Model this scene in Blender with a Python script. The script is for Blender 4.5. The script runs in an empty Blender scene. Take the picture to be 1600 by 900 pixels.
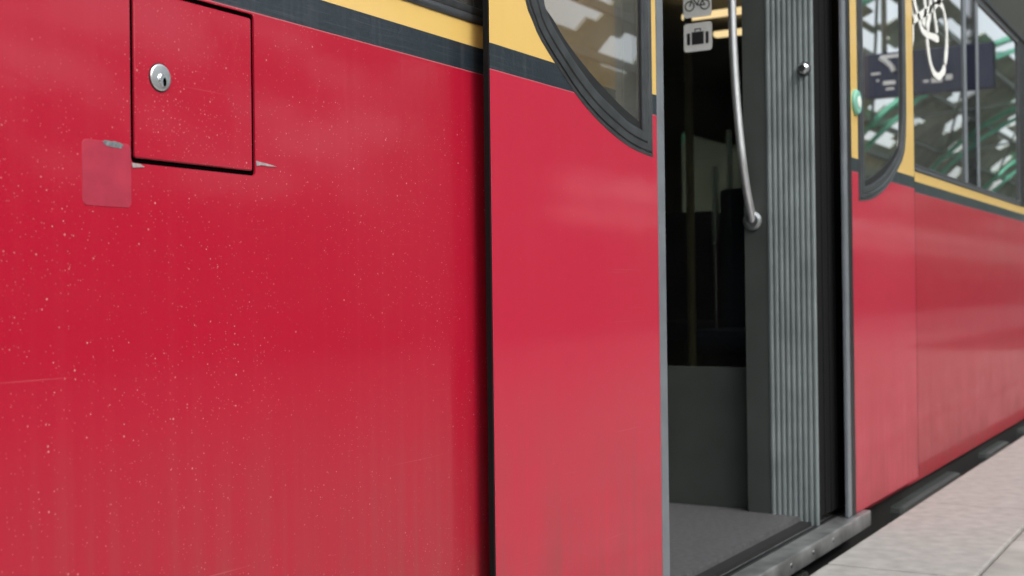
import bpy, bmesh, math, random
from mathutils import Vector, Matrix
from mathutils.geometry import tessellate_polygon
random.seed(7)
S = bpy.context.scene
COL = S.collection
R = math.radians

# ------------------------------------------------------------------ camera
FPX = 1960.0                       # focal length in photo pixels (1600 wide)
HC = 0.66                          # camera height above the platform
CAM = Vector((0.0, -1.0, HC))
ex = Vector((1160.0, 5.0, -FPX)).normalized()            # train axis in camera space
up = Vector((-0.0125, 1.0, 0.0)); up.z = -(up.x*ex.x + up.y*ex.y)/ex.z
ez = up.normalized()
ey = ez.cross(ex)
ROT = Matrix((ex, ey, ez))                               # camera -> world
cd = bpy.data.cameras.new('camera'); cam = bpy.data.objects.new('camera', cd); COL.objects.link(cam)
cam.matrix_world = Matrix.Translation(CAM) @ ROT.to_4x4()
cd.sensor_width = 36.0; cd.lens = FPX/1600*36.0; cd.clip_start = 0.02; cd.clip_end = 2000
cd.dof.use_dof = True; cd.dof.focus_distance = 1.75; cd.dof.aperture_fstop = 7.5
S.camera = cam

# ------------------------------------------------------------------ light
SUN_EL, SUN_AZ = 44.0, -112.0       # light comes from behind the camera, over the platform
w = bpy.data.worlds.new('World'); S.world = w; w.use_nodes = True
nt = w.node_tree
sky = nt.nodes.new('ShaderNodeTexSky'); sky.sky_type = 'NISHITA'; sky.sun_disc = False
sky.sun_elevation = R(SUN_EL); sky.sun_rotation = R(90.0 - SUN_AZ); sky.air_density = 1.0; sky.dust_density = 4.0
hs = nt.nodes.new('ShaderNodeHueSaturation'); hs.inputs['Saturation'].default_value = .35   # cloud cover
nt.links.new(sky.outputs[0], hs.inputs['Color']); nt.links.new(hs.outputs[0], nt.nodes['Background'].inputs[0]); nt.nodes['Background'].inputs[1].default_value = 0.15
ld = bpy.data.lights.new('sun', 'SUN'); ld.energy = 0.6; ld.angle = R(24); ld.color = (1, 0.96, 0.9)
sun = bpy.data.objects.new('sun', ld); COL.objects.link(sun)
sd = Vector((math.cos(R(SUN_EL))*math.cos(R(SUN_AZ)), math.cos(R(SUN_EL))*math.sin(R(SUN_AZ)), math.sin(R(SUN_EL))))
sun.rotation_euler = sd.to_track_quat('Z', 'Y').to_euler()
S.view_settings.view_transform = 'Standard'; S.view_settings.look = 'None'
S.view_settings.exposure = 1.05; S.view_settings.gamma = 1.0
S.render.engine = 'CYCLES'; S.cycles.max_bounces = 10; S.cycles.transparent_max_bounces = 16
S.cycles.caustics_reflective = False; S.cycles.caustics_refractive = False

# ------------------------------------------------------------------ measuring helpers
def ray(px, py):
    return (ROT @ Vector(((px-800.0)/FPX, (450.0-py)/FPX, -1.0)))
def at_y(px, py, y=0.0):
    d = ray(px, py); t = (y-CAM.y)/d.y; return CAM + d*t
def at_x(px, py, x):
    d = ray(px, py); t = (x-CAM.x)/d.x; return CAM + d*t
def at_z(px, py, z):
    d = ray(px, py); t = (z-CAM.z)/d.z; return CAM + d*t
def xz(px, py, y): p = at_y(px, py, y); return (p.x, p.z)

# ------------------------------------------------------------------ materials
def mat(name, color, rough=0.5, metal=0.0, coat=0.0, spec=0.5, noise=0.0, nscale=8.0, bump=0.0, bscale=200.0, emit=None, estr=0.0, coat_rough=0.04):
    m = bpy.data.materials.new(name); m.use_nodes = True
    t = m.node_tree; b = t.nodes['Principled BSDF']
    b.inputs['Base Color'].default_value = (*color, 1); b.inputs['Roughness'].default_value = rough
    b.inputs['Metallic'].default_value = metal; b.inputs['Coat Weight'].default_value = coat
    b.inputs['Coat Roughness'].default_value = coat_rough; b.inputs['Specular IOR Level'].default_value = spec
    tc = t.nodes.new('ShaderNodeTexCoord')
    if noise:
        n = t.nodes.new('ShaderNodeTexNoise'); n.inputs['Scale'].default_value = nscale; n.inputs['Detail'].default_value = 8
        t.links.new(tc.outputs['Object'], n.inputs['Vector'])
        r = t.nodes.new('ShaderNodeMapRange'); r.inputs[1].default_value = .3; r.inputs[2].default_value = .7
        r.inputs[3].default_value = 1-noise; r.inputs[4].default_value = 1+noise
        t.links.new(n.outputs['Fac'], r.inputs[0])
        mx = t.nodes.new('ShaderNodeVectorMath'); mx.operation = 'SCALE'; mx.inputs[0].default_value = color
        t.links.new(r.outputs[0], mx.inputs['Scale']); t.links.new(mx.outputs[0], b.inputs['Base Color'])
        rr = t.nodes.new('ShaderNodeMapRange'); rr.inputs[3].default_value = max(0.02, rough-.08); rr.inputs[4].default_value = min(1, rough+.08)
        t.links.new(n.outputs['Fac'], rr.inputs[0]); t.links.new(rr.outputs[0], b.inputs['Roughness'])
    if bump:
        n2 = t.nodes.new('ShaderNodeTexNoise'); n2.inputs['Scale'].default_value = bscale; n2.inputs['Detail'].default_value = 3
        t.links.new(tc.outputs['Object'], n2.inputs['Vector'])
        bp = t.nodes.new('ShaderNodeBump'); bp.inputs['Strength'].default_value = bump; bp.inputs['Distance'].default_value = 0.001
        t.links.new(n2.outputs['Fac'], bp.inputs['Height']); t.links.new(bp.outputs[0], b.inputs['Normal'])
    if emit:
        b.inputs['Emission Color'].default_value = (*emit, 1); b.inputs['Emission Strength'].default_value = estr
    return m

Z_TOP = (at_y(754, 77, 0).z + at_y(765, 66, -.036).z)/2       # upper edge of the dark stripe
Z_BOT = (at_y(752, 115.5, 0).z + at_y(765, 107, -.036).z)/2   # lower edge of the dark stripe
RED = (0.44, 0.007, 0.030); YELLOW = (0.78, 0.53, 0.16); DARK = (0.020, 0.030, 0.040); PALE = (.55, .25, .27)

def livery(name, speck=1.0, haze=0.0, red=RED):
    """painted sheet metal: red below, dark adhesive stripe, ochre yellow above; dust specks and orange peel"""
    m = bpy.data.materials.new(name); m.use_nodes = True
    t = m.node_tree; N = t.nodes; L = t.links; b = N['Principled BSDF']
    tc = N.new('ShaderNodeTexCoord'); sp = N.new('ShaderNodeSeparateXYZ'); L.new(tc.outputs['Object'], sp.inputs[0])
    def math_(op, a, c=None, clamp=False):
        n = N.new('ShaderNodeMath'); n.operation = op; n.use_clamp = clamp
        for i, v in enumerate((a, c)):
            if v is None: continue
            if isinstance(v, (int, float)): n.inputs[i].default_value = v
            else: L.new(v, n.inputs[i])
        return n.outputs[0]
    def mix(f, a, c):
        n = N.new('ShaderNodeMix'); n.data_type = 'RGBA'
        if isinstance(f, (int, float)): n.inputs[0].default_value = f
        else: L.new(f, n.inputs[0])
        for i, v in ((6, a), (7, c)):
            if isinstance(v, tuple): n.inputs[i].default_value = (*v, 1)
            else: L.new(v, n.inputs[i])
        return n.outputs[2]
    def noise(scale, vec=None, detail=4):
        n = N.new('ShaderNodeTexNoise'); n.inputs['Scale'].default_value = scale; n.inputs['Detail'].default_value = detail
        L.new(vec or tc.outputs['Object'], n.inputs['Vector']); return n.outputs['Fac']
    def stretched(v):
        n = N.new('ShaderNodeVectorMath'); n.operation = 'MULTIPLY'; n.inputs[1].default_value = v
        L.new(tc.outputs['Object'], n.inputs[0]); return n.outputs[0]
    z = sp.outputs['Z']
    cloud = noise(2.2); streak = noise(1.0, stretched((55, 55, 1.6)), 5); scr = noise(1.0, stretched((9, 9, 420)), 3)
    # red paint weathers slightly pinkish
    redm = mix(math_('MULTIPLY', math_('SUBTRACT', cloud, .38, True), .45, True), red, (red[0]*1.04, .035, .065))
    redm = mix(math_('MULTIPLY', math_('SUBTRACT', streak, .5, True), .35, True), redm, (.58, .06, .09))
    yel = mix(math_('MULTIPLY', math_('SUBTRACT', streak, .45, True), .5, True), YELLOW, (.70, .48, .17))
    drk = mix(math_('MULTIPLY', math_('SUBTRACT', scr, .52, True), 1.6, True), DARK, (.09, .10, .11))
    drk = mix(math_('MULTIPLY', math_('SUBTRACT', streak, .52, True), 1.2, True), drk, (.10, .11, .115))
    isyel = math_('GREATER_THAN', z, Z_TOP); isred = math_('LESS_THAN', z, Z_BOT)
    isdark = math_('SUBTRACT', math_('SUBTRACT', 1.0, isyel), isred)
    c = mix(isyel, mix(isred, drk, redm), yel)
    edge = math_('MULTIPLY', math_('LESS_THAN', math_('ABSOLUTE', math_('SUBTRACT', z, Z_BOT-.0006)), .0007), .5)
    c = mix(edge, c, PALE)
    # settled dust specks, three sizes
    tot = None
    for sc, rad, thr, k in ((85, .13, .62, .72), (160, .17, .66, .62), (330, .26, .60, .42)):
        v = N.new('ShaderNodeTexVoronoi'); v.inputs['Scale'].default_value = sc; L.new(tc.outputs['Object'], v.inputs['Vector'])
        cs = N.new('ShaderNodeSeparateColor'); L.new(v.outputs['Color'], cs.inputs[0])
        d = math_('MULTIPLY', math_('SUBTRACT', rad, v.outputs['Distance'], True), 1.6/rad, True)
        on = math_('GREATER_THAN', cs.outputs[0], thr)
        s_ = math_('MULTIPLY', math_('MULTIPLY', d, on), math_('MULTIPLY', cs.outputs[1], k))
        tot = s_ if tot is None else math_('MAXIMUM', tot, s_)
    patchy = math_('MULTIPLY', math_('SUBTRACT', noise(4.5), .33, True), 4.5, True)
    tot = math_('MULTIPLY', math_('MULTIPLY', tot, patchy), speck)
    tot = math_('MULTIPLY', tot, isred)
    c = mix(tot, c, (.80, .40, .37))
    # road grime collecting towards the lower edge, thin scratches
    low = math_('MULTIPLY', math_('SUBTRACT', .55, z, True), 2.0, True)
    grime = math_('MULTIPLY', math_('MULTIPLY', low, math_('SUBTRACT', math_('ADD', math_('MULTIPLY', streak, .7), math_('MULTIPLY', noise(7.0, None, 8), .6)), .42, True)), 1.6, True)
    c = mix(grime, c, (.17, .10, .085))
    sv = N.new('ShaderNodeTexNoise'); sv.inputs['Scale'].default_value = 1.0; sv.inputs['Detail'].default_value = 1; L.new(stretched((3.2, 3.2, 260)), sv.inputs['Vector'])
    scratch = math_('MULTIPLY', math_('MULTIPLY', math_('SUBTRACT', sv.outputs['Fac'], .735, True), 12.0, True), math_('MULTIPLY', isred, .13))
    c = mix(scratch, c, (.78, .36, .36))
    L.new(c, b.inputs['Base Color'])
    rg = math_('ADD', math_('MULTIPLY', cloud, .18), .30)
    L.new(math_('ADD', math_('ADD', rg, math_('MULTIPLY', tot, .4)), math_('MULTIPLY', grime, .5)), b.inputs['Roughness'])
    L.new(math_('SUBTRACT', .6, grime, True), b.inputs['Coat Weight'])
    cr = math_('ADD', math_('MULTIPLY', cloud, .10), .03)
    L.new(cr, b.inputs['Coat Roughness'])
    b.inputs['Specular IOR Level'].default_value = .22
    peel = noise(420, None, 2); big = noise(26, None, 2); fol = noise(160, None, 2)
    h = math_('ADD', math_('MULTIPLY', peel, .10), math_('MULTIPLY', big, .5))
    h = math_('ADD', h, math_('MULTIPLY', noise(5.5, None, 1), 2.4))
    h = math_('ADD', h, math_('MULTIPLY', math_('MULTIPLY', fol, isdark), 1.0))
    h = math_('ADD', h, math_('MULTIPLY', tot, .6))
    bp = N.new('ShaderNodeBump'); bp.inputs['Strength'].default_value = .22; bp.inputs['Distance'].default_value = .0012
    L.new(h, bp.inputs['Height']); L.new(bp.outputs[0], b.inputs['Normal']); L.new(bp.outputs[0], b.inputs['Coat Normal'])
    return m

def glass(name, tint=(.62, .66, .64), boost=1.0, bump=0.0, dirt=.02):
    m = bpy.data.materials.new(name); m.use_nodes = True
    t = m.node_tree; N = t.nodes; L = t.links; N.remove(N['Principled BSDF']); out = N['Material Output']
    tr = N.new('ShaderNodeBsdfTransparent'); tr.inputs[0].default_value = (*tint, 1)
    gl = N.new('ShaderNodeBsdfGlossy'); gl.inputs['Roughness'].default_value = .004; gl.inputs['Color'].default_value = (.97, 1, .98, 1)
    df = N.new('ShaderNodeBsdfDiffuse'); df.inputs[0].default_value = (.6, .6, .57, 1)
    lw = N.new('ShaderNodeLayerWeight'); lw.inputs[0].default_value = .5
    p = N.new('ShaderNodeMath'); p.operation = 'POWER'; L.new(lw.outputs['Facing'], p.inputs[0]); p.inputs[1].default_value = 5
    k = N.new('ShaderNodeMath'); k.operation = 'MULTIPLY_ADD'; k.use_clamp = True; L.new(p.outputs[0], k.inputs[0]); k.inputs[1].default_value = .95*boost; k.inputs[2].default_value = .045*boost
    tc = N.new('ShaderNodeTexCoord'); n = N.new('ShaderNodeTexNoise'); n.inputs['Scale'].default_value = 2.0; n.inputs['Detail'].default_value = 2
    L.new(tc.outputs['Object'], n.inputs['Vector'])
    bp = N.new('ShaderNodeBump'); bp.inputs['Strength'].default_value = bump; bp.inputs['Distance'].default_value = .01
    L.new(n.outputs['Fac'], bp.inputs['Height'])
    if bump: L.new(bp.outputs[0], gl.inputs['Normal'])
    n3 = N.new('ShaderNodeTexNoise'); n3.inputs['Scale'].default_value = 9; n3.inputs['Detail'].default_value = 8
    L.new(tc.outputs['Object'], n3.inputs['Vector'])
    dk = N.new('ShaderNodeMath'); dk.operation = 'MULTIPLY'; L.new(n3.outputs['Fac'], dk.inputs[0]); dk.inputs[1].default_value = dirt*2
    m0 = N.new('ShaderNodeMixShader'); L.new(dk.outputs[0], m0.inputs[0]); L.new(tr.outputs[0], m0.inputs[1]); L.new(df.outputs[0], m0.inputs[2])
    ms = N.new('ShaderNodeMixShader'); L.new(k.outputs[0], ms.inputs[0]); L.new(m0.outputs[0], ms.inputs[1]); L.new(gl.outputs[0], ms.inputs[2])
    L.new(ms.outputs[0], out.inputs['Surface'])
    return m

M = dict(
    body=livery('weathered_livery_paint', 1.0), door=livery('door_livery_paint', .25, red=(.52, .016, .05)),
    rubber=mat('black_rubber', (.012, .012, .013), .45, noise=.25, nscale=30),
    blackrubber=mat('matt_black_seal', (.005, .005, .0055), .75, spec=.2),
    railpaint=mat('satin_rail_coating', (.74, .76, .78), .30, metal=.75),
    pale_alu=mat('pale_jamb_aluminium', (.46, .49, .50), .35, metal=.3),
    frame=mat('charcoal_window_rubber', (.045, .05, .055), .33, noise=.35, nscale=25, bump=.12, bscale=60),
    greyseal=mat('grey_door_seal', (.16, .18, .20), .38, noise=.12, nscale=20),
    alu=mat('aluminium', (.42, .45, .46), .32, metal=.9, noise=.1, nscale=30),
    chrome=mat('worn_chrome', (.86, .88, .90), .36, metal=1, noise=.06, nscale=90),
    steel=mat('brushed_steel', (.66, .68, .70), .24, metal=1, noise=.06, nscale=40),
    black=mat('black_void', (.003, .003, .003), .9, spec=0),
    ribbed=mat('grey_ribbed_moulding', (.21, .245, .25), .45, noise=.22, nscale=9),
    jamb=mat('dark_grey_moulding', (.048, .056, .052), .5, noise=.1, nscale=12),
    inner=mat('interior_panel', (.20, .19, .17), .5, noise=.1, nscale=5),
    ceil=mat('interior_ceiling', (.42, .40, .36), .5, noise=.1, nscale=5),
    floor=mat('vinyl_floor', (.10, .10, .105), .5, noise=.35, nscale=70, bump=.15, bscale=300),
    sill=mat('aluminium_door_sill', (.32, .33, .33), .42, metal=.7, noise=.45, nscale=12, bump=.3, bscale=90),
    seat=mat('dark_seat_cover', (.03, .035, .07), .9, noise=.3, nscale=60),
    ochre=mat('drab_pole_paint', (.30, .25, .13), .4),
    glass=glass('door_glass', (.74, .72, .69), 2.4, .008, .07), wglass=glass('tinted_window_glass', (.30, .33, .31), 1.7, .012, .10),
    fglass=glass('far_window_glass', (.40, .41, .38), .6, 0.0, .01),
    pglass=glass('partition_glass', (.88, .9, .88), .5, 0.0, .004),
    signw=mat('pale_sign_film', (.86, .88, .87), .5, noise=.05, nscale=60), signk=mat('sign_print_black', (.02, .022, .022), .6),
    graffiti=mat('white_paint_marker', (.86, .88, .84), .5, noise=.06, nscale=60),
    patch=mat('faded_paint_patch', (.40, .030, .062), .5, noise=.14, nscale=40), scuff=mat('primer_scuff', (.17, .19, .20), .7, noise=.4, nscale=240),
    chip=mat('bare_paint_chip', (.36, .33, .34), .6, noise=.3, nscale=200),
    green=mat('green_button_ring', (.20, .48, .38), .6), lens=mat('milky_button_lens', (.8, .83, .8), .25),
    darkglass=mat('black_glazed_pillar', (.008, .009, .012), .03, spec=.7),
    olive=mat('dark_olive_cantrail', (.035, .04, .03), .7, noise=.08, nscale=3),
    beam=mat('green_beam_paint', (.26, .78, .56), .45, noise=.15, nscale=2), purlin=mat('grey_purlin_paint', (.30, .33, .31), .6),
    roof=mat('grey_green_roof_boards', (.50, .54, .46), .8, noise=.3, nscale=.8), brick=mat('hall_wall', (.12, .11, .09), .8, noise=.3, nscale=1.5),
    blue=mat('navy_sign_panel', (.012, .018, .06), .35), white=mat('white_sign_marks', (.75, .76, .78), .5),
    lamp=mat('warm_lamp', (.9, .7, .4), .5, emit=(1, .72, .38), estr=.65),
    pave=mat('platform_slab', (.34, .33, .31), .8, noise=.38, nscale=3.5, bump=.3, bscale=150), kerb=mat('platform_edge_stone', (.38, .37, .35), .75, noise=.15, nscale=22, bump=.3, bscale=120),
    white_line=mat('worn_white_paint', (.7, .7, .67), .6, noise=.15, nscale=40),
    joint=mat('sandy_joint', (.05, .047, .042), .95, noise=.3, nscale=40), ballast=mat('track_ballast', (.10, .085, .07), .95, noise=.5, nscale=30),
    ground=mat('ground', (.13, .125, .115), .9, noise=.2, nscale=.3), under=mat('underframe_black', (.015, .015, .015), .7),
)

# ------------------------------------------------------------------ object helpers
def tag(o, label=None, cat=None, group=None, kind=None):
    for k, v in (('label', label), ('category', cat), ('group', group), ('kind', kind)):
        if v: o[k] = v
    return o
def empty(name, loc=(0, 0, 0)):
    o = bpy.data.objects.new(name, None); o.location = loc; COL.objects.link(o); return o
class MB:
    """collects shapes, links them as one mesh object"""
    def __init__(s): s.v = []; s.f = []; s.sm = []
    def add(s, vs, fs, smooth=False):
        n = len(s.v); s.v += [tuple(v) for v in vs]
        for f in fs: s.f.append(tuple(i+n for i in f)); s.sm.append(smooth)
        return s
    def box(s, a, b, bev=0.0):
        x0, y0, z0 = (min(a[i], b[i]) for i in range(3)); x1, y1, z1 = (max(a[i], b[i]) for i in range(3))
        if not bev:
            v = [(x, y, z) for x in (x0, x1) for y in (y0, y1) for z in (z0, z1)]
            return s.add(v, [(0, 1, 3, 2), (4, 6, 7, 5), (0, 4, 5, 1), (2, 3, 7, 6), (0, 2, 6, 4), (1, 5, 7, 3)])
        bm = bmesh.new(); bmesh.ops.create_cube(bm, size=1)
        for v in bm.verts: v.co = Vector(((x0+x1)/2+v.co.x*(x1-x0), (y0+y1)/2+v.co.y*(y1-y0), (z0+z1)/2+v.co.z*(z1-z0)))
        bmesh.ops.bevel(bm, geom=bm.edges[:], offset=bev, segments=2, affect='EDGES', profile=.6)
        bm.verts.index_update(); s.add([v.co[:] for v in bm.verts], [[q.index for q in f.verts] for f in bm.faces]); bm.free(); return s
    def tube(s, pts, r, n=12, cap=True):
        pts = [Vector(p) for p in pts]; rings = []; prev = None
        for i, p in enumerate(pts):
            d = (pts[min(i+1, len(pts)-1)] - pts[max(i-1, 0)]).normalized()
            if prev is None: a = d.orthogonal().normalized()
            else: a = (prev - d*prev.dot(d)).normalized()
            prev = a; b = d.cross(a); rr = r[i] if isinstance(r, (list, tuple)) else r
            rings.append([p + a*math.cos(2*math.pi*k/n)*rr + b*math.sin(2*math.pi*k/n)*rr for k in range(n)])
        v = [q for g in rings for q in g]
        f = [(i*n+k, i*n+(k+1) % n, (i+1)*n+(k+1) % n, (i+1)*n+k) for i in range(len(pts)-1) for k in range(n)]
        s.add(v, f, True)
        if cap: s.add(rings[0], [tuple(range(n))[::-1]]); s.add(rings[-1], [tuple(range(n))])
        return s
    def lathe(s, prof, c, axis='y', n=40, sign=-1):
        """profile (radius, height) revolved; height grows towards -y"""
        v = []; f = []
        for r, h in prof:
            for k in range(n):
                a = 2*math.pi*k/n
                if axis == 'y': v.append((c[0]+r*math.cos(a), c[1]+sign*h, c[2]+r*math.sin(a)))
                else: v.append((c[0]+sign*h, c[1]+r*math.cos(a), c[2]+r*math.sin(a)))
        for i in range(len(prof)-1):
            for k in range(n): f.append((i*n+k, i*n+(k+1) % n, (i+1)*n+(k+1) % n, (i+1)*n+k))
        s.add(v, f, True); s.add(v[-n:], [tuple(range(n))], False); return s
    def plate(s, outer, holes=(), y0=0.0, y1=0.03, cham=0.0, plane='xz', pos=0.0):
        """sheet with holes in the x-z plane between depths y0 (front, towards the platform) and y1"""
        loops = [list(outer)] + [list(h) for h in holes]
        P = (lambda a, b, y: (a, y, b)) if plane == 'xz' else (lambda a, b, x: (x, a, b))
        front = loops
        if cham:
            front = [inset(loops[0], cham)] + loops[1:]
        def cap(ls, y, flip):
            tri = tessellate_polygon([[Vector((a, b, 0)) for a, b in l] for l in ls]); flat = [q for l in ls for q in l]
            s.add([P(a, b, y) for a, b in flat], [t if flip else t[::-1] for t in tri])
        cap(front, y0, False); cap(loops, y1, True)
        for i, l in enumerate(loops):
            n = len(l); fl = front[i]
            if cham and i == 0:
                yc = y0 + (cham if y1 > y0 else -cham)
                s.add([P(a, b, y0) for a, b in fl]+[P(a, b, yc) for a, b in l], [(k, (k+1) % n, n+(k+1) % n, n+k) for k in range(n)])
            else: yc = y0
            s.add([P(a, b, yc) for a, b in l]+[P(a, b, y1) for a, b in l], [(k, (k+1) % n, n+(k+1) % n, n+k) for k in range(n)])
        return s
    def loft(s, outer, inner, prof, smooth=True):
        n = len(outer); v = []
        for t, y in prof:
            v += [(o[0]+(i[0]-o[0])*t, y, o[1]+(i[1]-o[1])*t) for o, i in zip(outer, inner)]
        f = [(r*n+k, r*n+(k+1) % n, (r+1)*n+(k+1) % n, (r+1)*n+k) for r in range(len(prof)-1) for k in range(n)]
        return s.add(v, f, smooth)
    def build(s, name, m, parent=None, bevel=0.0, angle=40):
        me = bpy.data.meshes.new(name); me.from_pydata(s.v, [], s.f); me.polygons.foreach_set('use_smooth', s.sm)
        bm = bmesh.new(); bm.from_mesh(me); bmesh.ops.remove_doubles(bm, verts=bm.verts, dist=1e-6); bmesh.ops.recalc_face_normals(bm, faces=bm.faces)
        for e in bm.edges:
            if len(e.link_faces) == 2 and e.calc_face_angle(0) > R(angle): e.smooth = False
        bm.to_mesh(me); bm.free()
        me.materials.append(m); o = bpy.data.objects.new(name, me); COL.objects.link(o)
        if parent:
            o.parent = parent
        return o
def area(l): return sum(l[i][0]*l[(i+1) % len(l)][1]-l[(i+1) % len(l)][0]*l[i][1] for i in range(len(l)))/2
def inset(l, d):
    sg = 1 if area(l) > 0 else -1; out = []; n = len(l)
    for i in range(n):
        p0, p, p1 = Vector(l[i-1]), Vector(l[i]), Vector(l[(i+1) % n])
        a = (p-p0); b = (p1-p)
        a = a.normalized() if a.length > 1e-9 else b.normalized(); b = b.normalized() if b.length > 1e-9 else a
        na = Vector((-a.y, a.x))*sg; nb = Vector((-b.y, b.x))*sg; m = (na+nb)
        m = m/max(.35, 1+na.dot(nb)); q = p+m*d; out.append((q.x, q.y))
    return out
def rrect(x0, z0, x1, z1, r, n=6):
    out = []
    for cx, cz, a0 in ((x1-r, z0+r, -90), (x1-r, z1-r, 0), (x0+r, z1-r, 90), (x0+r, z0+r, 180)):
        for k in range(n+1):
            a = R(a0+90*k/n); out.append((cx+r*math.cos(a), cz+r*math.sin(a)))
    return out
def resample(pts, n):
    P = [Vector(p) for p in pts]; d = [0]
    for i in range(1, len(P)): d.append(d[-1]+(P[i]-P[i-1]).length)
    out = []
    for k in range(n):
        t = d[-1]*k/n; i = max(j for j in range(len(d)) if d[j] <= t+1e-12); i = min(i, len(P)-2)
        u = (t-d[i])/(d[i+1]-d[i]); 
        p0, p1, p2, p3 = P[max(i-1, 0)], P[i], P[i+1], P[min(i+2, len(P)-1)]
        q = 0.5*((2*p1)+(p2-p0)*u+(2*p0-5*p1+4*p2-p3)*u*u+(3*p1-p0-3*p2+p3)*u**3) if len(P) > 2 else p1+(p2-p1)*u
        out.append(tuple(q))
    return out

# ================================================================== THE STATION (setting)
def structure(mb, name, m, label=None):
    o = mb.build(name, m); tag(o, label, None, None, 'structure'); return o
structure(MB().box((-400, -400, -1.4), (400, 400, -1.25)), 'ground', M['ground'])
structure(MB().box((-60, -.30, -1.246), (120, 3.4, -1.0)), 'track_bed', M['ballast'])
EDGE = -.10
plat = structure(MB().box((-60, -7.5, -1.24), (120, EDGE-.03, -.085)), 'platform', M['joint'])
random.seed(3)
# edge stones and paving slabs, each its own piece
kmesh = None
for i in range(14):
    o = MB().box((i+.004, EDGE-.34, -.08), (i+.996, EDGE, random.uniform(-.003, 0)), .006).build('edge_stone', M['kerb'], plat)
structure(MB().box((-60, EDGE-.34, -.08), (-.004, EDGE, 0), .006), 'platform_kerb', M['kerb'])
structure(MB().box((14.004, EDGE-.34, -.08), (120, EDGE, 0), .006), 'platform_kerb', M['kerb'])
proto = None
for i in range(26):
    for j in range(4):
        x0 = 1+i*.5+(.25 if j % 2 else 0); y1 = EDGE-.346-j*.5
        if proto is None: proto = o = MB().box((.003, -.497, -.08), (.497, -.003, 0), .005).build('paving_slab', M['pave'], plat)
        else: o = proto.copy(); COL.objects.link(o); o.parent = plat
        o.location = (x0, y1, random.uniform(-.003, .0005))
structure(MB().box((-60, -7.4, -.084), (.99, EDGE-.346, -.001)), 'platform_paving', M['pave'])
structure(MB().box((1, -7.4, -.084), (120, EDGE-.346-2.006, -.001)), 'platform_paving', M['pave'])

# ---- arched train hall (seen mirrored in the windows)
HY, HA, HB = -2.5, 10.5, 9.0       # centre line, half width, crown height
def arch(t, k=1.0): return (HY-HA*k*math.cos(t), HB*k*math.sin(t))     # t=0 at the far platform wall, pi beyond the train
hall = empty('station_hall', (10, HY-HA, 0))
tag(hall, 'arched station hall with green steel ribs, mirrored in the train windows', 'train station')
hoff = Vector((10, HY-HA, 0))
def hpart(mb, name, m):
    o = mb.build(name, m, hall); o.matrix_parent_inverse = Matrix.Translation(-hoff); return o
def strip(t0, t1, k, n=4, x0=-30, x1=110, th=.06):
    mb = MB(); a = [arch(t0+(t1-t0)*i/n, k) for i in range(n+1)]; b = [arch(t0+(t1-t0)*i/n, k+th/10) for i in range(n+1)]
    v = [(x, y, z) for x in (x0, x1) for y, z in a+b]; m_ = 2*(n+1); f = []
    for i in range(n): f += [(i, i+1, m_+i+1, m_+i), (n+1+i, m_+n+1+i, m_+n+2+i, n+2+i), (i, n+1+i, n+2+i, i+1), (m_+i, m_+i+1, m_+n+2+i, m_+n+1+i)]
    f += [(0, m_, m_+n+1, n+1), (n, n+n+1, m_+n+n+1, m_+n)]
    mb.add(v, f); return mb
# boards in bays; gaps invented to light the train and shape its haze and reflections
def hit(px, py):
    """where the mirrored view through a window pixel meets the hall shell"""
    for k in range(1, 4000):
        y = k*.01; p = at_y(px, py, y); q = ((-y-HY)/HA)**2+(p.z/HB)**2
        if q >= 1.0: return p.x, math.degrees(math.asin(min(1, p.z/HB)))
open_ = []
for a, b, dx, dt in ((912, 14, 1.1, 1.6), (888, 38, .9, 1.3), (868, 10, .35, 1.5), (984, 92, .9, 2.0), (972, 108, .5, .8), (1355, 4, 2, 2), (1372, 80, 2.2, 1.4), (1495, 60, 2.0, 1.2), (1548, 48, 3, 1.6), (1385, 226, 2, 1.0), (1578, 215, 2, 1.2), (1440, 195, 1.4, .8), (1565, 92, 1.4, 1), (640, 60, .5, 1)):
    h_ = hit(a, b)
    if h_: open_.append((*h_, dx, dt))
mb = MB(); NX, NT = .4375, 1.0
xs_ = [-30+NX*i for i in range(int(140/NX))]
for it in range(180):
    t0 = it*NT; run = None
    for x in xs_+[None]:
        op = x is None or (50 <= t0 < 112 and x < 17) or (70 <= t0 < 112) or (28 <= t0 < 36 and x < -4) or (8 <= t0 < 36 and -4 <= x < 19 and (math.sin(x*1.7+t0*.9)+math.sin(x*.73-t0*.31+2)) > (.45 if x < 9 else -.1)) or (t0 < 22 and x > 25) or (x > 27 and 24 <= t0 < 70 and math.sin(x*.55+t0*.33)+.7*math.sin(x*1.3-t0*.21+1) > 1.05) or any(((x+NX/2-hx)/dx/1.15)**2+((t0+NT/2-ht)/dt/1.15)**2 <= 1+.22*math.sin(x*1.9+t0*.8) for hx, ht, dx, dt in open_)
        if not op and run is None: run = x
        if op and run is not None:
            x1 = (x if x is not None else 110); a0, a1 = arch(R(t0), 1.03), arch(R(t0+NT-.02), 1.03); b0, b1 = arch(R(t0), 1.036), arch(R(t0+NT-.02), 1.036)
            v = [(xx, *p) for xx in (run, x1) for p in (a0, a1, b1, b0)]
            mb.add(v, [(0, 1, 2, 3), (4, 7, 6, 5), (0, 4, 5, 1), (1, 5, 6, 2), (2, 6, 7, 3), (3, 7, 4, 0)]); run = None
o = hpart(mb, 'light_gap_boarding', M['roof']); o['kind'] = 'stuff'
rib0 = None
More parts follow.
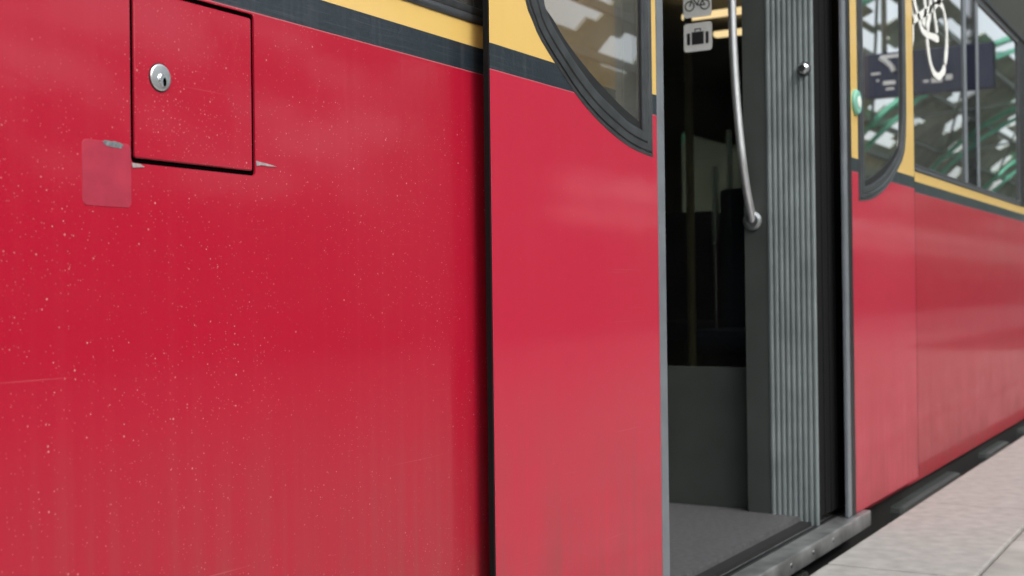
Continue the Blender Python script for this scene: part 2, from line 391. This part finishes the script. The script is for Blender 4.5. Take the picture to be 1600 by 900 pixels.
for i in range(-2, 8):
    x = 6.5+i*12.0
    if rib0 is None:
        mb = MB()
        for k0, w_ in ((1.0, .34), (.955, .12)):
            pts = [arch(R(a), k0) for a in range(0, 181, 6)]
            for (ya, za), (yb, zb) in zip(pts[:-1], pts[1:]):
                d = Vector((0, yb-ya, zb-za)).normalized(); nn = Vector((0, -d.z, d.y))*.07
                A, B = Vector((0, ya, za)), Vector((0, yb, zb)); q = []
                for p in (A, B):
                    for sx in (-1, 1):
                        for sn in (-1, 1): q.append(p+Vector((sx*w_/2, 0, 0))+nn*sn)
                mb.add(q, [(0, 1, 3, 2), (4, 6, 7, 5), (0, 4, 5, 1), (2, 3, 7, 6), (0, 2, 6, 4), (1, 5, 7, 3)])
        for a in range(0, 180, 6):
            p, q = arch(R(a), 1.0), arch(R(a+6), .955)
            mb.tube([(0, *p), (0, *q)], .03, 6)
        rib0 = hpart(mb, 'green_rib', M['beam']); o = rib0
    else:
        o = rib0.copy(); COL.objects.link(o)
    o.location.x = x
for a in (8, 18, 26, 32, 38, 44, 55, 66, 77, 90, 101, 112, 126, 140, 155):
    y, z = arch(R(a), 1.015); hpart(MB().box((-30, y-.06, z-.09), (110, y+.06, z+.09)), 'purlin', M['purlin'])
for i in range(-2, 9):            # diagonal wind braces between ribs
    x = 6.5+i*12.0
    p, q = arch(R(44), 1.0), arch(R(66), 1.0); mb = MB()
    mb.tube([(x, *p), (x+12, *q)], .045, 6).tube([(x+12, *p), (x, *q)], .045, 6)
    p, q = arch(R(12), 1.0), arch(R(26), 1.0); mb.tube([(x, *p), (x+12, *q)], .045, 6)
    hpart(mb, 'wind_brace', M['purlin'])
hpart(MB().box((-30, HY-HA-.6, -1.2), (110, HY-HA-.3, 2.4)), 'side_wall', M['brick'])

# ---- hanging navy destination sign, mirrored in the door and window glass
SX = 13.0
pa, pb = at_x(1338, 62, SX), at_x(1556, 150, SX)
y0s, y1s = -pa.y, -pb.y; z1s = (at_x(1445, 76, SX)).z; z0s = at_x(1445, 146, SX).z
sg = empty('platform_sign', (SX, (y0s+y1s)/2, z0s)); tag(sg, 'navy blue hanging platform sign with small white marks mirrored in the glass', 'sign')
so = Vector(sg.location)
def spart(mb, name, m, par=None):
    o = mb.build(name, m, par or sg)
    o.matrix_parent_inverse = Matrix.Translation(-so); return o
board = spart(MB().box((SX, y0s, z0s), (SX+.12, y1s, z1s), .01), 'sign_board', M['blue'])
sw = y1s-y0s; sh = z1s-z0s
mb = MB()
for fy, fz, wy, hz in ((.06, .52, .07, .05), (.10, .36, .02, .05), (.15, .27, .09, .09), (.17, .15, .06, .05), (.56, .22, .08, .11), (.66, .25, .05, .13), (.5, .24, .04, .06)):
    spart(MB().box((SX-.004, y0s+sw*fy, z0s+sh*fz), (SX-.001, y0s+sw*(fy+wy), z0s+sh*(fz+hz))), 'white_mark', M['white'])
mb = MB(); a0 = Vector((SX-.004, y0s+sw*.16, z0s+sh*.88))
pts = [(SX-.004, y0s+sw*(.13+.10*math.sin(u*1.5)), z0s+sh*(.90-.34*u)) for u in [k/8 for k in range(9)]]
mb.tube(pts, .028, 6); mb.box((SX-.006, y0s+sw*.13, z0s+sh*.87), (SX-.001, y0s+sw*.30, z0s+sh*.95)); spart(mb, 'arrow_mark', M['white'])
for fy in (.15, .85):
    yy = y0s+sw*fy; spart(MB().tube([(SX+.06, yy, z1s-.01), (SX+.06, yy, HB*1.0*math.sqrt(max(.05, 1-((yy-HY)/HA)**2)))], .03, 8), 'hanger_rod', M['purlin'])

# ================================================================== THE TRAIN CAR
car = empty('train_car', (0, 0, 0))
tag(car, 'red and ochre suburban train car with open sliding doors standing at the platform', 'train')
LF, LB = -.036, -.0265              # front and back of the door leaves (they ride outside the body side)
ZR, ZD0, ZD1 = 2.32, .035, 1.97    # roof edge, door bottom, door top
X_OPL = at_y(962, 150, 0).x; X_OPR = at_y(1322, 150, 0).x
# service hatch outline
hx0 = at_y(206.5, 125, 0).x; hx1 = at_y(395, 125, 0).x
hz1 = at_y(392, 25.5, 0).z; hz0 = at_y(210, 250.5, 0).z
hatch_hole = rrect(hx0-.0028, hz0-.0028, hx1+.0028, hz1+.0028, .005, 3)
# window openings
zw0 = at_y(754.4, 37.5, 0).z; zw1 = at_y(1565, 35, 0).z
wl = (-.9, zw0, X_OPL-.33, zw1); wr = (at_y(1358, 150, 0).x, zw0, at_y(1592, 150, 0).x, zw1)
wr2 = (wr[2]+.55, zw0, wr[2]+2.6, zw1)
side = MB().plate([(-3, .005), (14, .005), (14, ZR), (-3, ZR)],
    [hatch_hole, rrect(*wl, .05), rrect(*wr, .012, 3), rrect(*wr2, .05), [(X_OPL, .015), (X_OPR, .015), (X_OPR, ZD1), (X_OPL, ZD1)]], 0, .045)
body = side.build('body_side', M['body'], car)
MB().box((-3, .02, -.55), (14, 2.7, .045)).build('underframe', M['under'], car)

for i, (x, w_, h_) in enumerate(((2.6, .5, .3), (4.1, .9, .42), (5.6, .5, .25), (6.6, 1.2, .4))):
    MB().box((x, -.03, -.04-h_), (x+w_, .2, -.04), .02).build('equipment_box', M['jamb'], car)
# ---- service hatch with square-key lock
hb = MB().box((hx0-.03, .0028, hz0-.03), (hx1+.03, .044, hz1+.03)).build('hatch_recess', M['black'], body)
hatch = MB().plate(rrect(hx0+.0028, hz0+.0028, hx1-.0028, hz1-.0028, .0025, 3), (), -.0008, .0026, .0012).build('service_hatch', M['body'], car)
lc = at_y(248.7, 121.5, 0); lr = .0142
MB().lathe([(lr, 0), (lr, .0012), (lr*.95, .0019), (lr*.88, .0021), (lr*.5, .0024)], (lc.x, -.0012, lc.z)).build('lock_plate', M['chrome'], hatch)
kp = []
for k in range(20):
    a = 2*math.pi*k/20; kp.append((lc.x+.0005+.0056*math.cos(a), lc.z-.0030+.0075*math.sin(a)))
MB().plate(kp, (), -.0056, -.003, .0012).build('lock_barrel', M['steel'], hatch)
kh = [(lc.x+.0026+.0021*math.cos(2*math.pi*k/12), lc.z-.0048+.0046*math.sin(2*math.pi*k/12)) for k in range(12)]
MB().plate(kh, (), -.0060, -.005).build('keyhole', M['black'], hatch)
MB().lathe([(lr*1.08, 0), (lr*1.08, .0007), (lr, .0009)], (lc.x, -.0008, lc.z)).build('lock_gasket', M['rubber'], hatch)

# ---- faded rectangle, scuff and chips beside the hatch
p0 = at_y(127.5, 216, 0); zz0 = hz0-.05
fp = MB().plate(rrect(p0.x, zz0, hx0-.0032, p0.z, .0062, 6), (), -.0006, .002, .0003).build('paint_patch', M['patch'], body)
random.seed(5)
c = at_y(175, 225.5, 0); pl = []
for k in range(22):
    a = 2*math.pi*k/22; rr = 1+random.uniform(-.16, .16); pl.append((c.x+.0125*rr*math.cos(a)*(1 if math.cos(a) < 0 else 1.1), c.z-.0008*math.cos(a)+.0033*rr*math.sin(a)))
MB().plate(pl, (), -.0010, 0).build('scuff_mark', M['scuff'], body)
q = at_y(399.5, 251.5, 0)
MB().plate([(q.x, q.z), (q.x+.018, q.z-.0016), (q.x+.036, q.z-.0038), (q.x+.022, q.z-.0046), (q.x+.010, q.z-.0040), (q.x+.001, q.z-.0058)], (), -.0009, 0).build('paint_chip', M['chip'], body)
q = at_y(207, 254.5, 0)
MB().plate([(q.x-.002, q.z), (q.x+.010, q.z-.0005), (q.x+.016, q.z-.003), (q.x, q.z-.005)], (), -.0009, 0).build('paint_chip', M['chip'], body)

# ---- body windows
def body_window(rc, rad, posts=(), name='window'):
    x0, z0, x1, z1 = rc
    w_ = .022; o = rrect(x0-.004, z0-.004, x1+.004, z1+.004, rad+.004); i = rrect(x0+w_, z0+w_, x1-w_, z1-w_, max(.006, rad-w_))
    win = MB().loft(o, i, [(0, .002), (0, -.002), (.12, -.004), (.4, -.0035), (.5, -.001), (.62, -.003), (.9, -.0025), (1, .002), (1, .02)]).build(name, M['frame'], car)
    MB().box((x0+.012, .006, z0+.012), (x1-.012, .011, z1-.012)).build('glass_pane', M['wglass'], win)
    for a, b in posts:
        MB().box((a, .003, z0+w_*.8), (b, .0058, z1-w_*.8)).build('dark_mullion', M['darkglass'], win)
        for e in (a, b): MB().box((e-.03, .001, z0+w_*.8), (e+.03, .0055, z1-w_*.8), .001).build('mullion_trim', M['greyseal'], win)
    return win
body_window(wl, .05)
mp = (at_y(1507, 100, 0).x+.02, at_y(1529, 100, 0).x-.02)
winR = body_window(wr, .012, [mp]); body_window(wr2, .05)
# cantrail panel above the window band
MB().box((wr[0]-.3, -.006, zw1+.03), (14, .001, ZR-.02), .002).build('cantrail_panel', M['olive'], car)
MB().box((wr[0]-.3, -.010, zw1+.006), (14, .001, zw1+.0285), .003).build('cantrail_seal', M['rubber'], car)
MB().box((wr[2]+.012, -.004, zw0), (wr2[0]-.012, .001, zw1+.004), .001).build('window_pillar', M['rubber'], car)

# ---- graffiti on the window beyond the door
def g(pts): return [(1280+a/3.4625, b/3.4625) for a, b in pts]
strokes = [g([(482, -160), (490, -60), (499, 30), (506, 110), (507, 190), (500, 250)]),
    g([(505, -60), (520, 20), (540, 90), (556, 155), (580, 182), (615, 198), (648, 212)]),
    g([(500, 115), (540, 90), (580, 66), (625, 34), (655, 0), (680, -60)]),
    g([(575, -60), (574, 0), (578, 50), (572, 90), (566, 140)]),
    g([(612, -40), (606, 30), (598, 95), (588, 165)]),
    g([(606, -60), (618, 20), (628, 90), (640, 178)]),
    g([(612, 5), (640, 5), (668, 35), (684, 100), (693, 190), (692, 280), (684, 348)]),
    g([(683, 360), (672, 392), (648, 413), (620, 388), (603, 335), (592, 265), (587, 208)])]
for st in strokes:
    pts = [(*xz(a, b, .003),) for a, b in st]; pts = resample(pts, 26)+[pts[-1]]
    mb = MB(); L_ = []; Rr = []
    for k, p in enumerate(pts):
        d = (Vector(pts[min(k+1, len(pts)-1)])-Vector(pts[max(k-1, 0)])).normalized(); n_ = Vector((-d.y, d.x))
        hw = .0130*(1+.10*math.sin(k*.9)+random.uniform(-.05, .05))
        if k in (0, len(pts)-1): hw *= .65
        hx = 1.35*n_.x*hw; hz = n_.y*hw
        L_.append((p[0]+hx, p[1]+hz)); Rr.append((p[0]-hx, p[1]-hz))
    n_ = len(L_); v = [(a, .0035, b) for a, b in L_]+[(a, .0035, b) for a, b in Rr]+[(a, .0059, b) for a, b in L_]+[(a, .0059, b) for a, b in Rr]
    f = [(k, k+1, n_+k+1, n_+k) for k in range(n_-1)]+[(k, 2*n_+k, 2*n_+k+1, k+1) for k in range(n_-1)]+[(n_+k, n_+k+1, 3*n_+k+1, 3*n_+k) for k in range(n_-1)]
    mb.add(v, f).build('graffiti_stroke', M['graffiti'], winR)

# ---- sliding door leaves, riding on the outside of the body side
XL1 = at_y(1037, 150, LF).x; XL0 = at_y(766, 150, LF).x
def lu(px, py, y=LF): p = at_y(px, py, y); return (XL1-p.x, p.z)
co = [lu(*p) for p in ((806, -300), (808, -180), (812, -80), (820.3, 0), (829.5, 26), (841, 55), (861.3, 89.5), (878.6, 115.5), (897.4, 144.4), (919, 171.8), (942.2, 196.4), (971, 221), (994.2, 235.4), (1018.7, 245.5))]
ci = [lu(*p) for p in ((831, -300), (834, -180), (839, -80), (847.4, 0), (855.5, 26), (867, 49), (890.2, 86.6), (910.4, 115.5), (930.6, 141.5), (953.7, 164.6), (978, 188), (1002, 203.5))]
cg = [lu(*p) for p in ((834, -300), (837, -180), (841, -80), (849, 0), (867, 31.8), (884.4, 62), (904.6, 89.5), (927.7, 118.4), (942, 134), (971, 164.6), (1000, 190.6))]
uo, ui = lu(1018, 120)[0], lu(1001.5, 120)[0]
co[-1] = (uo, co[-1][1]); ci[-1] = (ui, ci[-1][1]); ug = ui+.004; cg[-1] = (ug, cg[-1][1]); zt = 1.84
cmax = max(p[0] for p in co)
def loop(c_, u, zt_):
    return resample(c_, 40)+resample([c_[-1], (u, zt_)], 16)+resample([(u, zt_), (c_[0][0]-.05, zt_)], 8)+resample([(c_[0][0]-.05, zt_), (c_[0][0]-.015, zt_-.015), (c_[0][0], zt_-.06), c_[0]], 10)
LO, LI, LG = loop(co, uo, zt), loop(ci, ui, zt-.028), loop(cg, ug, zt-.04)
LW = XL1-XL0
def make_leaf(name, fx, us, lab):
    mp_ = lambda l: [(fx(a), b) for a, b in l]
    seal_u = lu(1025.5, 120)[0]
    leaf = MB().plate(mp_([(seal_u, ZD0), (LW, ZD0), (LW, ZD1), (seal_u, ZD1)]), [mp_(LO)], LF, LB, .0015).build(name, M['door'], car)
    if lab: leaf['label'] = lab
    prof = [(-.02, LF+.004), (0, LF-.0005), (.05, LF-.002), (.10, LF-.0022), (.14, LF-.0004), (.18, LF-.0004), (.2, LF-.003), (.44, LF-.0042), (.49, LF-.0012), (.53, LF-.0012), (.57, LF-.0038), (.84, LF-.0046), (.93, LF-.0042), (.95, LF-.0012), (1.0, LF-.0013)]
    MB().loft(mp_(LO), mp_(LI), prof).build('window_rubber', M['frame'], leaf)
    MB().loft(mp_(LI), mp_(LG), [(0, LF-.0014), (.06, LF+.0012), (1, LF+.0015), (1, LF+.004)]).build('gasket_and_recess_reflection', M['rubber'], leaf)  # black ring widened along the curve, drawing the recess reflection into the gasket
    MB().plate(mp_(inset(LI, .002)), (), LF+.0026, LF+.0076).build('door_glass', M['glass'], leaf)
    a, b = fx(0.0), fx(seal_u)
    MB().box((a, LF-.001, ZD0), (b, LB, ZD1), .003).build('closing_edge_seal', M['greyseal'], leaf)
    a, b = fx(LW-.075), fx(LW-.10)
    MB().box((a, LB+.0005, ZD0+.01), (b, -.003, ZD1-.01), .002).build('gap_shade_strip', M['blackrubber'], leaf)  # black strip added behind the leaf to darken the gap to the body
    a, b = fx(LW), fx(LW+.004*us)
    MB().box((a, LF+.0004, ZD0), (b, LB-.0005, ZD1)).build('trailing_edge_rubber', M['blackrubber'], leaf)
    return leaf
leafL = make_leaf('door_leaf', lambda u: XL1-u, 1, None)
XR1 = at_y(1317, 150, LF).x; XR0 = at_y(1427, 150, LF).x; sR = (XR0-XR1)/LW
su = lu(1025.5, 120)[0]
kx = [(0, XR1), (su, at_y(1322.5, 150, LF).x), (su+.0005, at_y(1328, 150, LF).x), (uo, at_y(1339.5, 150, LF).x), (LW, XR0)]
def fxR(u):
    for (a, xa), (b, xb) in zip(kx[:-1], kx[1:]):
        if u <= b or b == LW: return xa+(xb-xa)*(u-a)/(b-a)
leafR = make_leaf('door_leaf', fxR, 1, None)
# thin black lip between the seal and the paint on the far leaf
xa, xb = at_y(1322.5, 150, LF).x, at_y(1328.5, 150, LF).x
MB().box((xa, LF-.0015, ZD0), (xb, LF+.002, ZD1), .0005).build('seal_lip', M['rubber'], leafR)
# green door button on the far leaf
bc = at_y(1336, 160, LF); bx = .062/2
btn = MB().lathe([(.036, -.002), (.036, .006), (.031, .011), (.017, .012)], (bc.x, LF, bc.z)).build('door_button', M['green'], leafR)
MB().lathe([(.0165, .010), (.0165, .0135), (.010, .0155)], (bc.x, LF, bc.z)).build('button_lens', M['lens'], leafR)

# ---- door opening: jambs, ribbed moulding, sill
X_J = at_y(1003, 150, .02).x
jl = MB()
jl.box((X_OPL, .006, ZD0+.02), (X_J+.01, .10, ZD1), .002)
for fr, dy in ((.25, .004), (.62, .006), (.9, .010)):
    xx = X_OPL+(X_J-X_OPL)*fr; jl.box((xx, .006-dy, ZD0+.02), (xx+.012, .01, ZD1), .002)
jl.build('door_jamb', M['pale_alu'], car)
XP = at_y(1270.5, 120, 0).x                               # plane of the moulding that faces the opening
yR0 = at_x(1271.5, 120, XP).y; yR1 = at_x(1196, 120, XP).y; yR2 = at_x(1160, 120, XP).y
nr = 9; mb = MB(); v = []; prof = []
for k in range(nr):
    a = yR0+(yR1-yR0)*k/nr; b = (yR1-yR0)/nr
    prof += [(a+b*.08, 0), (a+b*.22, -.0028), (a+b*.40, -.0036), (a+b*.60, -.0036), (a+b*.78, -.0028), (a+b*.92, 0)]
prof = [(yR0, .0)]+prof+[(yR1, 0)]
for z in (ZD0, ZD1):
    v += [(XP+d, y, z) for y, d in prof]
n = len(prof); mb.add(v, [(i, i+1, n+i+1, n+i) for i in range(n-1)])
rib = mb.build('ribbed_moulding', M['ribbed'], car, angle=60)
MB().box((XP+.0005, yR0+.03, ZD0), (XP+.06, yR2, ZD1), .0).build('door_post', M['jamb'], car)
bcx = at_x(1257, 108, XP)
MB().lathe([(.0165, 0), (.0165, .003), (.015, .006), (.0145, .012), (.009, .0165)], (XP-.004, bcx.y, bcx.z), axis='x').build('bolt_head', M['steel'], rib)
MB().lathe([(.019, 0), (.019, .002), (.016, .0025)], (XP-.003, bcx.y, bcx.z), axis='x').build('bolt_washer', M['jamb'], rib)
jr = MB().box((XP+.002, .004, ZD0+.02), (X_OPR, .06, ZD1))
for k in range(4):
    xx = XP+.012+k*.055; jr.box((xx, .0015, ZD0+.02), (xx+.018, .005, ZD1), .001)
jr.build('opening_rubber', M['blackrubber'], car)
MB().box((X_OPL, -.055, -.01), (X_OPR, .16, .034), .004).build('door_sill', M['sill'], car)
mb = MB()
for k in range(5): mb.box((X_OPL+.02, .0+k*.028, .0335), (X_OPR-.02, .012+k*.028, .0375), .001)
mb.build('sill_tread', M['rubber'], car)

for k in range(7):
    xx = X_OPL+.12+k*.17
    if xx < X_OPR: MB().lathe([(.006, 0), (.006, .001), (.003, .0016)], (xx, -.055, .014)).build('sill_screw', M['steel'], car)
# ---- inside of the car
MB().box((-3, .05, .045), (14, 2.65, .058)).build('car_floor', M['floor'], car)
MB().box((-3, .05, 2.22), (14, 2.65, 2.34)).build('car_ceiling', M['ceil'], car)
MB().box((-3, -.0, ZR), (14, 2.7, ZR+.12), .03).build('car_roof', M['olive'], car)
OY = 2.62
wins = [rrect(x, 1.0, x+1.5, 1.85, .06) for x in (-1.6, .6, 4.6, 6.6, 8.6, 10.6)] + [rrect(2.72, .9, 3.3, 1.8, .06), rrect(3.42, .9, 4.0, 1.8, .06)]
wallf = MB().plate([(-3, .05), (14, .05), (14, 2.22), (-3, 2.22)], wins, OY, OY+.06).build('far_side_wall', M['inner'], car)
for wn in wins:
    xs = [p[0] for p in wn]; zs = [p[1] for p in wn]
    MB().box((min(xs)-.01, OY+.022, min(zs)-.01), (max(xs)+.01, OY+.028, max(zs)+.01)).build('far_glass', M['fglass'], wallf)
for x in (-3, 13.9): MB().box((x, .05, .058), (x+.1, 2.6, 2.22)).build('end_wall', M['inner'], car)
# glazed draught screen with stickers
XS = XP+.045
MB().box((XS, yR2+.001, .45), (XS+.008, yR2+.62, 2.0)).build('draught_screen', M['pglass'], car)
MB().box((XS-.004, yR2+.001, .058), (XS+.012, yR2+.62, .449)).build('screen_panel', M['jamb'], car)
MB().tube([(XS, yR2+.63, .058), (XS, yR2+.63, 2.2)], .016, 12).build('screen_pole', M['steel'], car)
def sticker(c4, symbol):
    ps = [at_x(a, b, XS) for a, b in c4]
    ya = (ps[0].y+ps[3].y)/2; yb = (ps[1].y+ps[2].y)/2; za = (ps[2].z+ps[3].z)/2; zb = (ps[0].z+ps[1].z)/2
    lo, hi = min(ya, yb), max(ya, yb)
    st = MB().plate(rrect(lo, za, hi, zb, .009), (), XS-.0012, XS, plane='yz').build('pictogram_sticker', M['signw'], car)
    def W(fx_, fz_): return (XS-.0016, ya+(yb-ya)*fx_, za+(zb-za)*fz_)
    P2 = lambda f0, g0, f1, g1: ([sorted((W(f0, g0)[1], W(f1, g1)[1])), (W(f0, g0)[2], W(f1, g1)[2])])
    mb = MB()
    def slab(f0, g0, f1, g1, r=.001):
        (a, b), (c_, d_) = P2(f0, g0, f1, g1); mb.plate(rrect(a, c_, b, d_, r, 3), (), XS-.0019, XS-.0012, plane='yz')
    if symbol == 'suitcase':
        slab(.12, .24, .225, .66, .0035); slab(.285, .24, .71, .68, .001); slab(.775, .24, .88, .66, .0035)
        slab(.39, .69, .42, .78); slab(.58, .69, .61, .78); slab(.39, .765, .61, .80)
        mb.build('suitcase_symbol', M['signk'], st)
    else:
        def wheel(cx, cz, r_, t=.0016):
            o_ = [W(cx, cz)[1:]]; y_, z_ = o_[0]
            O = [(y_+r_*math.cos(2*math.pi*k/28), z_+r_*math.sin(2*math.pi*k/28)) for k in range(28)]
            I = [(y_+(r_-2*t)*math.cos(2*math.pi*k/28), z_+(r_-2*t)*math.sin(2*math.pi*k/28)) for k in range(28)]
            mb.plate(O, [I], XS-.0019, XS-.0012, plane='yz')
        wr_ = (zb-za)*.175
        wheel(.23, .39, wr_); wheel(.77, .39, wr_)
        def bar(f0, g0, f1, g1, t=.0016):
            a, b = Vector(W(f0, g0)[1:]), Vector(W(f1, g1)[1:]); d = (b-a).normalized(); nn = Vector((-d.y, d.x))*t
            mb.plate([tuple(a+nn), tuple(b+nn), tuple(b-nn), tuple(a-nn)], (), XS-.0020, XS-.0012, plane='yz')
        for b_ in ((.23, .39, .36, .74), (.34, .66, .50, .40), (.34, .66, .60, .66), (.60, .68, .50, .40), (.50, .40, .77, .39), (.60, .66, .77, .39), (.62, .72, .59, .64), (.54, .74, .68, .74), (.36, .74, .28, .78), (.36, .74, .40, .79)): bar(*b_)
        mb.build('bicycle_symbol', M['signk'], st)
sticker([(1068, 40), (1112.5, 31), (1113, 77), (1069.5, 83)], 'suitcase')
sticker([(1067, -16), (1111.5, -24), (1112, 23), (1068.5, 30.5)], 'bicycle')
# curved grab rail on the door post
pp = [(1147, -420), (1146, -260), (1144.5, -120), (1143.5, -30), (1144.5, 40), (1147, 100), (1151, 160), (1155.5, 210), (1160.5, 255), (1167, 300), (1176, 345)]
gp = [at_x(a, b, XP-.07+(0.0 if b < 230 else .07*((b-230)/115)**2)) for a, b in pp]
gp2 = []
fine = [tuple(v) for v in gp]
for i in range(len(gp)-1):
    for k in range(4):
        u = k/4; p0, p1, p2, p3 = gp[max(i-1, 0)], gp[i], gp[i+1], gp[min(i+2, len(gp)-1)]
        gp2.append(0.5*((2*p1)+(p2-p0)*u+(2*p0-5*p1+4*p2-p3)*u*u+(3*p1-p0-3*p2+p3)*u**3))
gp2.append(gp[-1])
rail = MB().tube(gp2, .0112, 20).build('grab_rail', M['railpaint'], car)
e = gp2[-1]; MB().lathe([(.026, 0), (.026, .006), (.018, .010)], (XP+.001, e.y, e.z), axis='x').build('rail_foot', M['alu'], rail)
# poles, luggage bars, seats
for (px, z0, z1, X) in ((1077, .058, 2.22, 4.6), (1116, .058, 1.25, 5.6), (1139, .058, 1.5, 6.2)):
    p = at_x(px, 200, X); MB().tube([(X, p.y, z0), (X, p.y, z1)], .016, 10).build('grab_pole', M['ochre'] if X < 5 else M['steel'], car)
def seat(x, y, face):
    s = MB().box((x, y, .40), (x+.46, y+.46, .50), .03).build('seat', M['seat'], car)
    xb = x if face > 0 else x+.40
    MB().box((xb, y, .48), (xb+.07, y+.46, 1.12), .03).build('backrest', M['seat'], s)
    MB().box((x+.06, y+.05, .058), (x+.40, y+.41, .40), .01).build('seat_base', M['jamb'], s)
for x in (4.7, 6.3, 7.9, 9.5):
    for y in (1.62, 2.12):
        seat(x, y, -1); seat(x+.62, y, 1)
for x in (4.9, 6.5, 8.1):
    for y in (.1, .6): seat(x, y, -1); seat(x+.62, y, 1)
for (a, b) in (((1078, 33), (1166, 9)), ((1121, 56.5), (1166, 46))):
    zc = 2.12; A, B = at_z(*a, zc), at_z(*b, zc); X = (A.x+B.x)/2
    MB().box((X-.03, B.y-.1, 2.105), (X+.03, A.y, 2.135), .008).build('ceiling_lamp', M['lamp'], car)
